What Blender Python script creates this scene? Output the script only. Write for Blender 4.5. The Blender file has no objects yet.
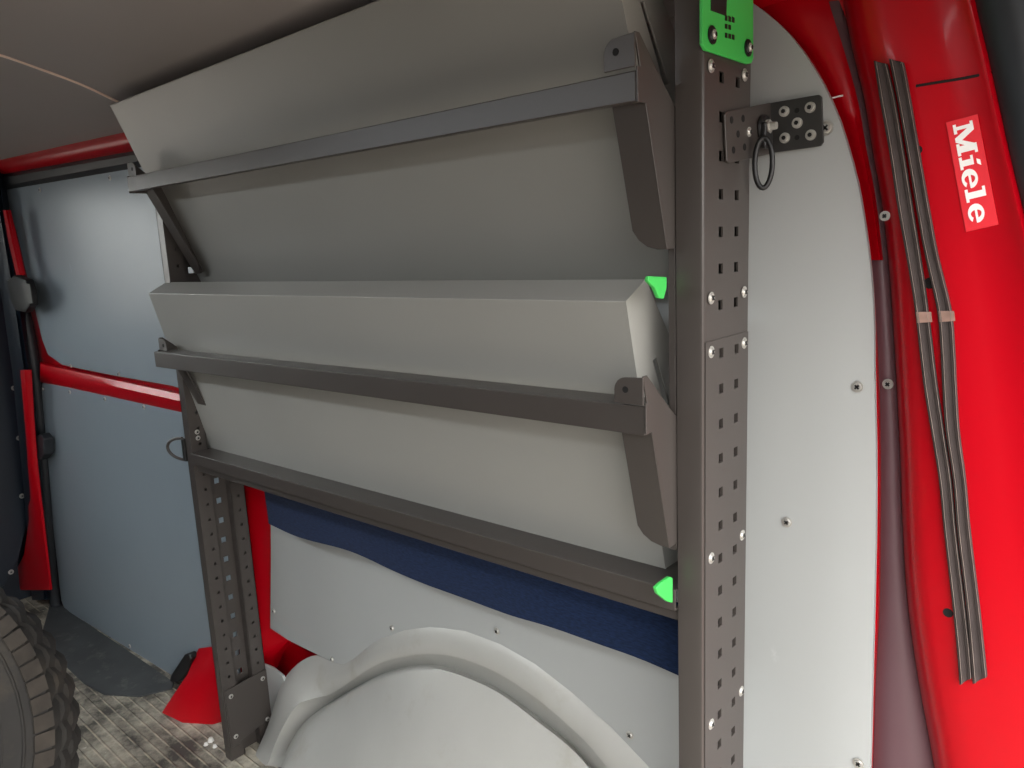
import bpy, math, random
from mathutils import Vector, Matrix
random.seed(7)
C = bpy.context.scene.collection
SC = bpy.context.scene

# ---------------------------------------------------------------- camera
# World: X runs along the van (towards its rear), Y towards the right-hand wall, Z up, metres.
CAM = Vector((0, 0, 1.0))
def _dir(px, py): return Vector((px-512, -(py-384), -750.0))
_z = -_dir(700, 4431); _z.normalize()
_x = -_dir(-351, 285); _x = (_x-_x.dot(_z)*_z).normalized()
_y = _z.cross(_x)
ROT = Matrix((_x, _y, _z))                      # camera axes -> world
cd = bpy.data.cameras.new('camera'); cam = bpy.data.objects.new('camera', cd); C.objects.link(cam)
cd.sensor_width = 36; cd.lens = 36*750/1024; cd.clip_start = 0.01
cam.matrix_world = Matrix.Translation(CAM) @ ROT.to_4x4()
SC.camera = cam

# ---------------------------------------------------------------- daylight
W = bpy.data.worlds.new('daylight'); SC.world = W; W.use_nodes = True
nt = W.node_tree; nt.nodes.clear()
wo = nt.nodes.new('ShaderNodeOutputWorld'); bg = nt.nodes.new('ShaderNodeBackground')
tc = nt.nodes.new('ShaderNodeTexCoord'); sp = nt.nodes.new('ShaderNodeSeparateXYZ')
rp = nt.nodes.new('ShaderNodeValToRGB'); mr = nt.nodes.new('ShaderNodeMapRange')
mr.inputs['From Min'].default_value = -1
nt.links.new(tc.outputs['Generated'], sp.inputs[0]); nt.links.new(sp.outputs['Z'], mr.inputs['Value'])
nt.links.new(mr.outputs[0], rp.inputs[0]); nt.links.new(rp.outputs[0], bg.inputs[0]); nt.links.new(bg.outputs[0], wo.inputs[0])
e = rp.color_ramp.elements
e[0].position = 0.0; e[0].color = (.16, .14, .12, 1)
e[1].position = 1.0; e[1].color = (1.25, 1.27, 1.28, 1)
a = e.new(.49); a.color = (.20, .175, .155, 1)
a = e.new(.52); a.color = (.70, .69, .67, 1)
bg.inputs['Strength'].default_value = 8.4
# cool strip light on the middle of the cargo-bay ceiling (out of frame, to the left of the rack)
la = bpy.data.lights.new('ceiling_lamp', 'AREA'); la.shape = 'RECTANGLE'; la.size = 1.1; la.size_y = .10; la.energy = 8.5; la.color = (.90, .96, 1.0)
lo_ = bpy.data.objects.new('ceiling_lamp', la); C.objects.link(lo_); lo_.location = (-1.25, -.20, 1.285)
SC.view_settings.view_transform = 'Standard'; SC.view_settings.look = 'None'
SC.view_settings.exposure = 0.0; SC.view_settings.gamma = 1; SC.view_settings.use_curve_mapping = False

# ---------------------------------------------------------------- surveying: where a sight line meets a real plane
def sight(px, py): return ROT @ _dir(px, py)
def onY(px, py, Y): r = sight(px, py); return CAM+r*(Y/r.y)
def onX(px, py, X): r = sight(px, py); return CAM+r*(X/r.x)
def onZ(px, py, Z=0): r = sight(px, py); return CAM+r*((Z-1.0)/r.z)
def onP(px, py, p, n): r = sight(px, py); return CAM+r*((p-CAM).dot(n)/r.dot(n))

# ---------------------------------------------------------------- materials
def lin(c): return tuple((v/12.92 if v <= .04045 else ((v+.055)/1.055)**2.4) for v in (x/255 for x in c))
MT = {}
def mat(name, rgb, rough=.5, metal=0, var=.06, vscale=6, bump=.0, bscale=200, scratch=0, coat=0, stretch=(1,1,1), spec=.5, dirt=None):
    m = bpy.data.materials.new(name); m.use_nodes = True; n = m.node_tree.nodes; l = m.node_tree.links
    p = n['Principled BSDF']; p.inputs['Roughness'].default_value = rough; p.inputs['Metallic'].default_value = metal
    p.inputs['Coat Weight'].default_value = coat; p.inputs['Coat Roughness'].default_value = .08
    p.inputs['Specular IOR Level'].default_value = spec
    t = n.new('ShaderNodeNewGeometry'); mp = n.new('ShaderNodeMapping'); mp.inputs['Scale'].default_value = stretch
    l.new(t.outputs['Position'], mp.inputs[0])
    no = n.new('ShaderNodeTexNoise'); no.inputs['Scale'].default_value = vscale; no.inputs['Detail'].default_value = 6
    l.new(mp.outputs[0], no.inputs['Vector'])
    c = lin(rgb); cr = n.new('ShaderNodeValToRGB'); l.new(no.outputs[0], cr.inputs[0])
    cr.color_ramp.elements[0].position = .3; cr.color_ramp.elements[1].position = .7
    cr.color_ramp.elements[0].color = tuple(v*(1-var) for v in c)+(1,); cr.color_ramp.elements[1].color = tuple(min(1, v*(1+var)) for v in c)+(1,)
    out = cr.outputs[0]
    if scratch:                                   # sparse pale scuffs
        n2 = n.new('ShaderNodeTexNoise'); n2.inputs['Scale'].default_value = 9; n2.inputs['Detail'].default_value = 9; n2.inputs['Roughness'].default_value = .65
        mp2 = n.new('ShaderNodeMapping'); mp2.inputs['Scale'].default_value = (1, 1, .6); mp2.inputs['Rotation'].default_value = (.5, .4, .3)
        l.new(t.outputs['Position'], mp2.inputs[0]); l.new(mp2.outputs[0], n2.inputs['Vector'])
        r2 = n.new('ShaderNodeValToRGB'); l.new(n2.outputs[0], r2.inputs[0]); r2.color_ramp.elements[0].position = .69; r2.color_ramp.elements[1].position = .76
        mx = n.new('ShaderNodeMix'); mx.data_type = 'RGBA'; l.new(out, mx.inputs['A']); mx.inputs['B'].default_value = tuple(min(1, v*2+.06) for v in c)+(1,)
        ml = n.new('ShaderNodeMath'); ml.operation = 'MULTIPLY'; ml.inputs[1].default_value = scratch; l.new(r2.outputs[0], ml.inputs[0]); l.new(ml.outputs[0], mx.inputs['Factor'])
        out = mx.outputs['Result']
    if dirt:
        n3 = n.new('ShaderNodeTexNoise'); n3.inputs['Scale'].default_value = dirt[1]; n3.inputs['Detail'].default_value = 8; n3.inputs['Roughness'].default_value = .7
        l.new(t.outputs['Position'], n3.inputs['Vector'])
        r3 = n.new('ShaderNodeValToRGB'); l.new(n3.outputs[0], r3.inputs[0]); r3.color_ramp.elements[0].position = dirt[2]; r3.color_ramp.elements[1].position = dirt[3]
        mx = n.new('ShaderNodeMix'); mx.data_type = 'RGBA'; l.new(out, mx.inputs['A']); mx.inputs['B'].default_value = lin(dirt[0])+(1,)
        l.new(r3.outputs[0], mx.inputs['Factor']); out = mx.outputs['Result']
    l.new(out, p.inputs['Base Color'])
    if bump:
        nb = n.new('ShaderNodeTexNoise'); nb.inputs['Scale'].default_value = bscale; nb.inputs['Detail'].default_value = 3; l.new(mp.outputs[0], nb.inputs['Vector'])
        b = n.new('ShaderNodeBump'); b.inputs['Strength'].default_value = bump; b.inputs['Distance'].default_value = .002; l.new(nb.outputs[0], b.inputs['Height']); l.new(b.outputs[0], p.inputs['Normal'])
    MT[name] = m; return m
mat('lining_grey', (166, 168, 167), .42, var=.03, vscale=3, scratch=.25)
mat('door_lining_grey', (134, 145, 153), .33, var=.04, vscale=3, scratch=.45, bump=.04, bscale=60)
mat('dark_lining', (60, 62, 64), .6)
mat('rack_grey', (66, 61, 58), .34, var=.05, vscale=8, bump=.06, bscale=900, scratch=.3)
mat('tray_grey', (147, 146, 141), .34, var=.03, vscale=4, bump=.03, bscale=500, scratch=.45)
mat('red_paint', (184, 0, 20), .32, var=.03, vscale=3, coat=.1, spec=.35)
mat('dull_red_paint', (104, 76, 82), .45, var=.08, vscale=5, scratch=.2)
mat('ceiling_taupe', (160, 153, 150), .5, var=.03, vscale=2)
mat('seam_edge', (236, 212, 198), .5)
mat('cast_metal', (182, 181, 176), .38, metal=.15, var=.05, vscale=7, bump=.08, bscale=120, dirt=((160, 153, 140), 9, .56, .9))
mat('zinc', (196, 194, 188), .35, metal=.6, var=.05)
mat('bolt_black', (22, 22, 23), .4)
mat('black_powder', (48, 47, 46), .45, var=.05, bump=.05, bscale=900)
mat('green_plastic', (66, 190, 86), .4, var=.02)
mat('black_rubber', (36, 39, 43), .5, var=.15, vscale=20)
mat('dark_panel', (20, 30, 42), .4, var=.1)
mat('sticker_red', (226, 40, 52), .45, var=.02)
mat('sticker_white', (246, 244, 242), .5, var=.01)
mat('rubber_strip', (62, 52, 50), .75, var=.14, vscale=30, scratch=.7)
mat('strip_line', (138, 124, 116), .5, var=.2, vscale=60)
mat('brown_tape', (146, 116, 104), .5, var=.25, vscale=60)
mat('tyre_rubber', (40, 37, 34), .8, var=.2, vscale=14, bump=.3, bscale=60, dirt=((74, 65, 54), 9, .5, .8))
mat('tyre_mud', (57, 51, 45), .9, var=.3, vscale=30, bump=.3, bscale=80)
mat('dark_void', (5, 5, 6), .8)
mat('outside_white', (150, 150, 148), .6)
mat('bare_wood_edge', (150, 128, 98), .7)
mat('floor_patch', (66, 68, 69), .6, var=.2, vscale=12, dirt=((110, 108, 104), 16, .55, .75))
gm = mat('glass', (240, 245, 245), .02); gm.node_tree.nodes['Principled BSDF'].inputs['Transmission Weight'].default_value = 1; gm.node_tree.nodes['Principled BSDF'].inputs['IOR'].default_value = 1.05
mat('chalk', (220, 218, 212), .8)

def floor_mat():
    m = bpy.data.materials.new('ribbed_floor'); m.use_nodes = True; n = m.node_tree.nodes; l = m.node_tree.links; p = n['Principled BSDF']
    g = n.new('ShaderNodeNewGeometry'); s = n.new('ShaderNodeSeparateXYZ'); l.new(g.outputs['Position'], s.inputs[0])
    fr = n.new('ShaderNodeMath'); fr.operation = 'PINGPONG'; fr.inputs[1].default_value = .0105; l.new(s.outputs['Y'], fr.inputs[0])
    mr = n.new('ShaderNodeMapRange'); mr.inputs['From Min'].default_value = .0078; mr.inputs['From Max'].default_value = .0098; l.new(fr.outputs[0], mr.inputs['Value'])
    no = n.new('ShaderNodeTexNoise'); no.inputs['Scale'].default_value = 10; no.inputs['Detail'].default_value = 9; no.inputs['Roughness'].default_value = .7; l.new(g.outputs['Position'], no.inputs['Vector'])
    c1 = n.new('ShaderNodeValToRGB'); l.new(no.outputs[0], c1.inputs[0]); c1.color_ramp.elements[0].color = lin((76, 72, 66))+(1,); c1.color_ramp.elements[0].position = .41
    c1.color_ramp.elements[1].color = lin((190, 181, 164))+(1,); c1.color_ramp.elements[1].position = .64
    n2 = n.new('ShaderNodeTexNoise'); n2.inputs['Scale'].default_value = 26; n2.inputs['Detail'].default_value = 7; l.new(g.outputs['Position'], n2.inputs['Vector'])
    c2 = n.new('ShaderNodeValToRGB'); l.new(n2.outputs[0], c2.inputs[0]); c2.color_ramp.elements[0].position = .38; c2.color_ramp.elements[1].position = .66
    mu = n.new('ShaderNodeMath'); mu.operation = 'MULTIPLY'; l.new(mr.outputs[0], mu.inputs[0]); l.new(c2.outputs[0], mu.inputs[1])
    mx = n.new('ShaderNodeMix'); mx.data_type = 'RGBA'; l.new(mu.outputs[0], mx.inputs['Factor']); l.new(c1.outputs[0], mx.inputs['A']); mx.inputs['B'].default_value = lin((205, 192, 170))+(1,)
    n3 = n.new('ShaderNodeTexNoise'); n3.inputs['Scale'].default_value = 60; n3.inputs['Detail'].default_value = 5; l.new(g.outputs['Position'], n3.inputs['Vector'])
    c3 = n.new('ShaderNodeValToRGB'); l.new(n3.outputs[0], c3.inputs[0]); c3.color_ramp.elements[0].position = .68; c3.color_ramp.elements[1].position = .74
    m2 = n.new('ShaderNodeMix'); m2.data_type = 'RGBA'; l.new(c3.outputs[0], m2.inputs['Factor']); l.new(mx.outputs['Result'], m2.inputs['A']); m2.inputs['B'].default_value = lin((200, 192, 178))+(1,)
    l.new(m2.outputs['Result'], p.inputs['Base Color']); p.inputs['Roughness'].default_value = .6
    b = n.new('ShaderNodeBump'); b.inputs['Distance'].default_value = .003; b.inputs['Strength'].default_value = .8; l.new(mr.outputs[0], b.inputs['Height']); l.new(b.outputs[0], p.inputs['Normal'])
    MT['ribbed_floor'] = m
floor_mat()
def cloth_mat():
    m = bpy.data.materials.new('navy_felt'); m.use_nodes = True; n = m.node_tree.nodes; l = m.node_tree.links; p = n['Principled BSDF']
    g = n.new('ShaderNodeNewGeometry'); mp = n.new('ShaderNodeMapping'); mp.inputs['Scale'].default_value = (60, 60, 260); l.new(g.outputs['Position'], mp.inputs[0])
    no = n.new('ShaderNodeTexNoise'); no.inputs['Scale'].default_value = 2; no.inputs['Detail'].default_value = 8; l.new(mp.outputs[0], no.inputs['Vector'])
    c1 = n.new('ShaderNodeValToRGB'); l.new(no.outputs[0], c1.inputs[0]); c1.color_ramp.elements[0].color = lin((18, 30, 56))+(1,); c1.color_ramp.elements[0].position = .35
    c1.color_ramp.elements[1].color = lin((29, 46, 78))+(1,); c1.color_ramp.elements[1].position = .7
    l.new(c1.outputs[0], p.inputs['Base Color']); p.inputs['Roughness'].default_value = .95; p.inputs['Sheen Weight'].default_value = .08; p.inputs['Specular IOR Level'].default_value = .1
    b = n.new('ShaderNodeBump'); b.inputs['Distance'].default_value = .001; b.inputs['Strength'].default_value = .5; l.new(no.outputs[0], b.inputs['Height']); l.new(b.outputs[0], p.inputs['Normal'])
    MT['navy_felt'] = m
cloth_mat()

# ---------------------------------------------------------------- mesh building
class MB:
    def __init__(s): s.v = []; s.f = []
    def add(s, vs, fs):
        b = len(s.v); s.v += [Vector(q) for q in vs]; s.f += [tuple(i+b for i in f) for f in fs]; return s
    def box(s, x0, x1, y0, y1, z0, z1):
        return s.add([(x, y, z) for z in (z0, z1) for y in (y0, y1) for x in (x0, x1)],
                     [(0, 2, 3, 1), (4, 5, 7, 6), (0, 1, 5, 4), (2, 6, 7, 3), (0, 4, 6, 2), (1, 3, 7, 5)])
    def prism(s, pts, ext):
        n = len(pts); ext = Vector(ext); pts = [Vector(q) for q in pts]
        return s.add(pts+[q+ext for q in pts], [tuple(range(n))[::-1], tuple(range(n, 2*n))]+[(i, (i+1) % n, n+(i+1) % n, n+i) for i in range(n)])
    def cyl(s, c, ax, r, h, seg=16, r2=None):
        c = Vector(c); ax = Vector(ax).normalized(); u = ax.orthogonal().normalized(); w = ax.cross(u); r2 = r if r2 is None else r2
        vs = [c+(u*math.cos(6.28319*i/seg)+w*math.sin(6.28319*i/seg))*r for i in range(seg)]
        vs += [c+ax*h+(u*math.cos(6.28319*i/seg)+w*math.sin(6.28319*i/seg))*r2 for i in range(seg)]
        return s.add(vs, [tuple(range(seg))[::-1], tuple(range(seg, 2*seg))]+[(i, (i+1) % seg, seg+(i+1) % seg, seg+i) for i in range(seg)])
    def tube(s, path, r, seg=10, closed=False):
        path = [Vector(q) for q in path]; n = len(path); rings = []; pu = None
        for i, q in enumerate(path):
            a = path[(i-1) % n] if closed or i else q; b = path[(i+1) % n] if closed or i < n-1 else q
            t = (b-a).normalized()
            u = (pu-t*pu.dot(t)).normalized() if pu else t.orthogonal().normalized(); pu = u; w = t.cross(u)
            rings.append([q+(u*math.cos(6.28319*k/seg)+w*math.sin(6.28319*k/seg))*r for k in range(seg)])
        vs = [p for R in rings for p in R]; fs = []
        for i in range(n if closed else n-1):
            j = (i+1) % n
            for k in range(seg): fs.append((i*seg+k, i*seg+(k+1) % seg, j*seg+(k+1) % seg, j*seg+k))
        if not closed: fs += [tuple(range(seg))[::-1], tuple(range((n-1)*seg, n*seg))]
        return s.add(vs, fs)
    def grid(s, rows):
        m = len(rows[0]); vs = [p for r in rows for p in r]
        return s.add(vs, [(i*m+k, i*m+k+1, (i+1)*m+k+1, (i+1)*m+k) for i in range(len(rows)-1) for k in range(m-1)])
    def sheet(s, rows, t):
        """grid with thickness: t is the offset vector of the back side"""
        t = Vector(t); n = len(rows); m = len(rows[0]); N = n*m
        vs = [Vector(p) for r in rows for p in r]; vs += [p+t for p in vs]; fs = []
        for i in range(n-1):
            for k in range(m-1):
                q = (i*m+k, i*m+k+1, (i+1)*m+k+1, (i+1)*m+k); fs += [q, tuple(j+N for j in q)[::-1]]
        bd = [k for k in range(m)]+[i*m+m-1 for i in range(1, n)]+[(n-1)*m+k for k in range(m-2, -1, -1)]+[i*m for i in range(n-2, 0, -1)]
        for a, b in zip(bd, bd[1:]+bd[:1]): fs.append((b, a, a+N, b+N))
        return s.add(vs, fs)
    def plate(s, fn, us, vs_, holes, t):
        """perforated plate: fn(u,v)->point, holes (u0,u1,v0,v1), t back offset"""
        t = Vector(t)
        U = sorted(set([round(x, 5) for x in list(us)+[h[0] for h in holes]+[h[1] for h in holes]]))
        V = sorted(set([round(x, 5) for x in list(vs_)+[h[2] for h in holes]+[h[3] for h in holes]]))
        solid = {}
        for i in range(len(U)-1):
            for j in range(len(V)-1):
                cu = (U[i]+U[i+1])/2; cv = (V[j]+V[j+1])/2
                solid[i, j] = not any(h[0] < cu < h[1] and h[2] < cv < h[3] for h in holes)
        idx = {}; vv = []
        def vid(i, j, b):
            if (i, j, b) not in idx:
                p = Vector(fn(U[i], V[j])); idx[i, j, b] = len(vv); vv.append(p+t if b else p)
            return idx[i, j, b]
        fs = []
        for (i, j), ok in solid.items():
            if not ok: continue
            fs.append((vid(i, j, 0), vid(i+1, j, 0), vid(i+1, j+1, 0), vid(i, j+1, 0)))
            fs.append((vid(i, j, 1), vid(i, j+1, 1), vid(i+1, j+1, 1), vid(i+1, j, 1)))
            for (di, dj, a, b) in ((0, -1, (i, j), (i+1, j)), (1, 0, (i+1, j), (i+1, j+1)), (0, 1, (i+1, j+1), (i, j+1)), (-1, 0, (i, j+1), (i, j))):
                if not solid.get((i+di, j+dj), False):
                    fs.append((vid(*b, 0), vid(*a, 0), vid(*a, 1), vid(*b, 1)))
        return s.add(vv, fs)

ORI = {}
def wloc(o): return ORI.get(o.name, Vector((0, 0, 0)))
def obj(name, mb, m, parent=None, origin=None, bevel=0, kind=None, smooth=35, subsurf=0, bseg=2):
    me = bpy.data.meshes.new(name)
    if origin is None:
        lo = Vector([min(v[i] for v in mb.v) for i in range(3)]); hi = Vector([max(v[i] for v in mb.v) for i in range(3)])
        origin = (lo+hi)/2
        if parent is None: origin.z = lo.z
    origin = Vector(origin)
    me.from_pydata([v-origin for v in mb.v], [], mb.f); me.update()
    import bmesh
    bm = bmesh.new(); bm.from_mesh(me); bmesh.ops.recalc_face_normals(bm, faces=bm.faces); bm.to_mesh(me); bm.free()
    me.polygons.foreach_set('use_smooth', [True]*len(me.polygons)); me.set_sharp_from_angle(angle=math.radians(smooth))
    me.materials.append(MT[m])
    o = bpy.data.objects.new(name, me); C.objects.link(o); ORI[o.name] = origin
    o.location = origin
    if parent: o.parent = parent; o.location = origin-wloc(parent)
    if bevel:
        b = o.modifiers.new('bevel', 'BEVEL'); b.width = bevel; b.segments = bseg; b.limit_method = 'ANGLE'; b.angle_limit = math.radians(40); b.harden_normals = True
    if subsurf:
        b = o.modifiers.new('subdivision', 'SUBSURF'); b.levels = b.render_levels = subsurf
    if kind: o['kind'] = kind
    return o
def empty(name, loc):
    o = bpy.data.objects.new(name, None); C.objects.link(o); o.location = loc; o.empty_display_size = .05; ORI[o.name] = Vector(loc); return o
def tag(o, label, cat, group=None):
    o['label'] = label; o['category'] = cat
    if group: o['group'] = group
    return o
def dup(src, loc, parent):
    o = src.copy(); C.objects.link(o); o.parent = parent; ORI[o.name] = Vector(loc); o.location = Vector(loc)-wloc(parent); return o

# screw heads, one mesh per facing direction, copied wherever one sits
def screw_mb(c, ax, r=.0045, h=.0022):
    m = MB(); c = Vector(c); ax = Vector(ax)
    m.cyl(c, ax, r*1.35, .0007, 18); m.cyl(c+ax*.0007, ax, r, h*.7, 18, r*.8)
    u = ax.orthogonal().normalized(); w = ax.cross(u)
    # cross recess rim
    for d in (u, w): 
        q = c+ax*(h*.7+.0008); e_ = ax.cross(d)*.0009
        m.prism([q-d*r*.6-e_, q+d*r*.6-e_, q+d*r*.6+e_, q-d*r*.6+e_], ax*.0003)
    return m
SCREW = {}
def screw(c, ax, parent, size=1.0, name='screw', m='zinc'):
    key = (tuple(round(a, 2) for a in ax), name, m, size)
    if key not in SCREW:
        o = obj(name, screw_mb(c, ax, .0042*size, .0022*size), m, parent, origin=c); SCREW[key] = o
        o.data.materials.append(MT['bolt_black'])
        for p in o.data.polygons[-12:]: p.material_index = 1
        return o
    return dup(SCREW[key], c, parent)
def resample(pts, n):
    pts = [Vector(p) for p in pts]; L = [0]
    for a, b in zip(pts, pts[1:]): L.append(L[-1]+(b-a).length)
    out = []
    for i in range(n):
        t = L[-1]*i/(n-1); k = 0
        while k < len(L)-2 and L[k+1] < t: k += 1
        out.append(pts[k].lerp(pts[k+1], (t-L[k])/max(1e-9, L[k+1]-L[k])))
    return out
def catmull(pts, sub=6):
    pts = [Vector(p) for p in pts]; P = [pts[0]*2-pts[1]]+pts+[pts[-1]*2-pts[-2]]; out = []
    for i in range(1, len(P)-2):
        a, b, c, d = P[i-1:i+3]
        for k in range(sub):
            t = k/sub; out.append(.5*((2*b)+(c-a)*t+(2*a-5*b+4*c-d)*t*t+(3*b-a-3*c+d)*t**3))
    out.append(pts[-1]); return out

WY = .755      # inner face of the grey lining on the right-hand wall
# ================================================================ THE SETTING
fl = MB(); fl.box(-2.62, .30, -.86, .84, -.04, 0); obj('floor', fl, 'ribbed_floor', kind='structure')
# ceiling: flat liner rolling down to the wall at each side
prof = [(-.84, 1.17), (-.74, 1.235), (-.60, 1.285), (-.40, 1.31), (0, 1.315), (.40, 1.31), (.52, 1.298), (.62, 1.272), (.69, 1.245), (.735, 1.222)]
prof = [(p.x, p.y) for p in catmull([Vector((a, b, 0)) for a, b in prof], 4)]
cl = MB(); cl.sheet([[(x, y, z) for (y, z) in prof] for x in (-2.62, -1.9, -1.2, -.6, -.02)], (0, 0, .02)); obj('ceiling', cl, 'ceiling_taupe', kind='structure', smooth=60)
def ceil_z(Y):
    for (a, b), (c, d) in zip(prof, prof[1:]):
        if a <= Y <= c: return b+(d-b)*(Y-a)/(c-a)
    return 1.2
cr_ = MB(); cr_.sheet([[(x, y, z) for y, z in ((.70, 1.262), (.745, 1.245), (.78, 1.215), (.795, 1.17), (.80, 1.12))] for x in (-1.74, -1.2, -.6, -.2)], (0, .01, .01)); obj('trim_16', cr_, 'red_paint', kind='structure', smooth=70)
# raised joint between two ceiling liners
seam = []
for px, py in ((-60, 38), (0, 55), (40, 69), (80, 84), (116, 101), (140, 113)):
    z = 1.3
    for _ in range(6): P = onZ(px, py, z); z = ceil_z(P.y)-.001
    seam.append(P)
obj('trim_1', MB().tube(catmull(seam, 5), .0022, 8), 'seam_edge', kind='structure')
# red body skin behind the lining
bw = MB(); bw.box(-2.0, -.03, .80, .83, 0, 1.25); obj('wall_right', bw, 'red_paint', kind='structure')
bw = MB(); bw.box(-2.60, .02, -.86, -.83, 0, 1.2); obj('wall_left', bw, 'dark_lining', kind='structure')
bk = MB(); bk.plate(lambda u, v: (-2.58, u, v), (-.84, .84), (0, 1.31), [(-.55, .42, .80, 1.22)], (-.04, 0, 0)); wf = obj('wall_front', bk, 'dark_panel', kind='structure')
gl = MB(); gl.box(-2.602, -2.598, -.55, .42, .80, 1.22); obj('window_1', gl, 'glass', kind='structure')

# unseen shut left rear door, added to cut daylight on surfaces facing the cabin
rd = MB(); rd.box(.04, .08, -.86, -.34, 0, 1.26); obj('light_blocker_door', rd, 'dark_panel', kind='structure')
hb = MB(); hb.box(.04, .10, -.86, .86, 1.17, 1.33); obj('trim_20', hb, 'dark_panel', kind='structure')   # unseen roof beam, added to keep sky light off the upper parts
# ---------------- sliding door (slightly toed in towards the front)
DP = Vector((-1.75, .690, 0)); dd = Vector((.65, .036, 0)).normalized(); DN = Vector((dd.y, -dd.x, 0))   # DN faces the cabin
def onD(px, py, off=0): return onP(px, py, DP+DN*off, DN)
def dpt(s, z, off=0): return DP+dd*s+Vector((0, 0, z))+DN*off      # s metres along the door
def door_poly(pix, off, t, mb=None):
    mb = mb or MB(); return mb.prism([onD(x, y, off) for x, y in pix], -DN*t)
dm = MB(); dm.prism([dpt(-.84, -.0, -.012), dpt(.26, -.0, -.012), dpt(.26, 1.20, -.012), dpt(-.84, 1.20, -.012)], -DN*.05)
door = obj('door_1', dm, 'red_paint', kind='structure')
up = door_poly([(-30, 185), (8, 186), (150, 163), (205, 156), (215, 400), (172, 386), (110, 375), (62, 365), (48, 355), (42, 340), (18, 238), (4, 190)][1:], .004, .006)
upo = obj('upper_lining', up, 'door_lining_grey', door, bevel=.0015)
lo = door_poly([(42, 383), (110, 393), (178, 407), (222, 417), (240, 700), (214, 704), (173, 680), (120, 650), (84, 630), (68, 616), (61, 600), (50, 500), (40, 400)], .004, .006)
loo = obj('lower_lining', lo, 'door_lining_grey', door, bevel=.0015)
# rolled red bar across the door
rows = []
for (x0, y0, x1, y1, off) in ((40, 362, 230, 403, .002), (40, 364, 230, 405, .013), (40, 370, 230, 412, .018), (40, 377, 230, 418, .013), (40, 382, 230, 424, .002)):
    a, b = onD(x0, y0, off), onD(x1, y1, off); rows.append([a.lerp(b, k/10) for k in range(11)])
obj('cross_bar', MB().sheet(rows, -DN*.004), 'red_paint', door)
for px, py in ((71, 366), (119, 374), (8+20, 243+60), (40, 192-2), (110, 178)): screw(onD(px, py, .0045), DN, upo)
for px, py in ((38+5, 389), (70, 392), (105, 399), (144, 407), (52, 526), (130, 646)): screw(onD(px, py, .0045), DN, loo)
# top rail of the door opening: dark seal under a red cant rail
rows = []
for (x0, y0, x1, y1, off) in ((-20, 194, 200, 157, .006), (-20, 190, 200, 150, .016), (-20, 182, 200, 143, .018), (-20, 176, 200, 138, .008)):
    a, b = onD(x0, y0, off), onD(x1, y1, off); rows.append([a.lerp(b, k/8) for k in range(9)])
obj('trim_2', MB().sheet(rows, -DN*.006), 'black_rubber', kind='structure')
rows = []
for (x0, y0, x1, y1, off) in ((-20, 180, 200, 141, .006), (-20, 175, 200, 131, .028), (-20, 168, 200, 124, .034), (-20, 163, 200, 116, .030), (-20, 152, 200, 100, -.0)):
    a, b = onD(x0, y0, off), onD(x1, y1, off); rows.append([a.lerp(b, k/8) for k in range(9)])
obj('trim_3', MB().sheet(catmull_rows(rows) if False else rows, -DN*.006), 'red_paint', kind='structure', smooth=80)
# black gasket round the door's front and lower edge
gk = catmull([onD(x, y, .010) for x, y in ((-14, 150), (2, 215), (14, 270), (30, 340), (38, 400), (47, 500), (54, 590), (60, 612), (80, 632))], 6)
obj('trim_4', MB().tube(gk, .016, 12), 'black_rubber', kind='structure', smooth=60)
# red door post between gasket and bulkhead, and the red lower corner
rows = []
for off, dx in ((.02, 0), (.045, -6), (.05, -12), (.045, -18)):
    rows.append([onD(x+dx, y, off) for x, y in ((-4, 150), (6, 215), (20, 300), (30, 370), (38, 450), (45, 530), (50, 600))])
obj('trim_5', MB().sheet(rows, -DN*.01), 'dark_panel', kind='structure', smooth=60)
# bulkhead lining, dark, with screws
BX = -2.50
rsx = ((210, 3, 8), (240, 8, 15), (275, 16, 23), (320, 20, 27), (370, 20, 29), (420, 24, 32), (470, 27, 36), (520, 29, 42), (555, 24, 46), (590, 6, 50))
for nm, part in (('trim_15', rsx[:3]), ('trim_18', rsx[4:])):
    rows = [[onD(a, y, .048), onD((a+b)/2, y, .054), onD(b, y, .046)] for y, a, b in part]
    obj(nm, MB().sheet(rows, -DN*.006), 'red_paint', kind='structure', smooth=60)
bp = [onX(x, y, BX) for x, y in ((-140, 60), (-20, 120), (0, 240), (12, 300), (22, 400), (27, 470), (28, 520), (18, 560), (4, 586), (-30, 600), (-160, 640))]
blo = obj('bulkhead_lining', MB().prism(bp, (-.008, 0, 0)), 'dark_panel', wf, bevel=.002)
for px, py in ((3, 281), (14, 388), (19, 438), (22, 496), (11, 572)): screw(onX(px, py, BX), Vector((1, 0, 0)), blo, 1.3)
# door fittings
hd = MB(); p0 = [onD(x, y, .034) for x, y in ((15, 280), (22, 275), (34, 279), (38, 290), (39, 305), (33, 312), (24, 310), (19, 300))]; hd.prism(p0, DN*.020)
ho = obj('door_latch', hd, 'bolt_black', door, bevel=.004)
hd = MB(); p0 = [onD(x, y, .0545) for x, y in ((23, 283), (31, 284), (34, 303), (27, 304))]; hd.prism(p0, DN*.003); obj('latch_insert', hd, 'black_powder', ho, bevel=.001)
hd = MB(); p0 = [onD(x, y, .010) for x, y in ((37, 438), (50, 432), (54, 437), (55, 452), (50, 458), (38, 453))]; hd.prism(p0, DN*.026); obj('door_hinge', hd, 'black_rubber', door, bevel=.004)
hd = MB(); p0 = [onD(x, y, .008) for x, y in ((178, 672), (177, 678), (184, 679), (197, 667), (199, 655), (196, 650), (192, 651))]; hd.prism(p0, DN*.02)
rl = obj('roller_guide', hd, 'bolt_black', door, bevel=.004)
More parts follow.
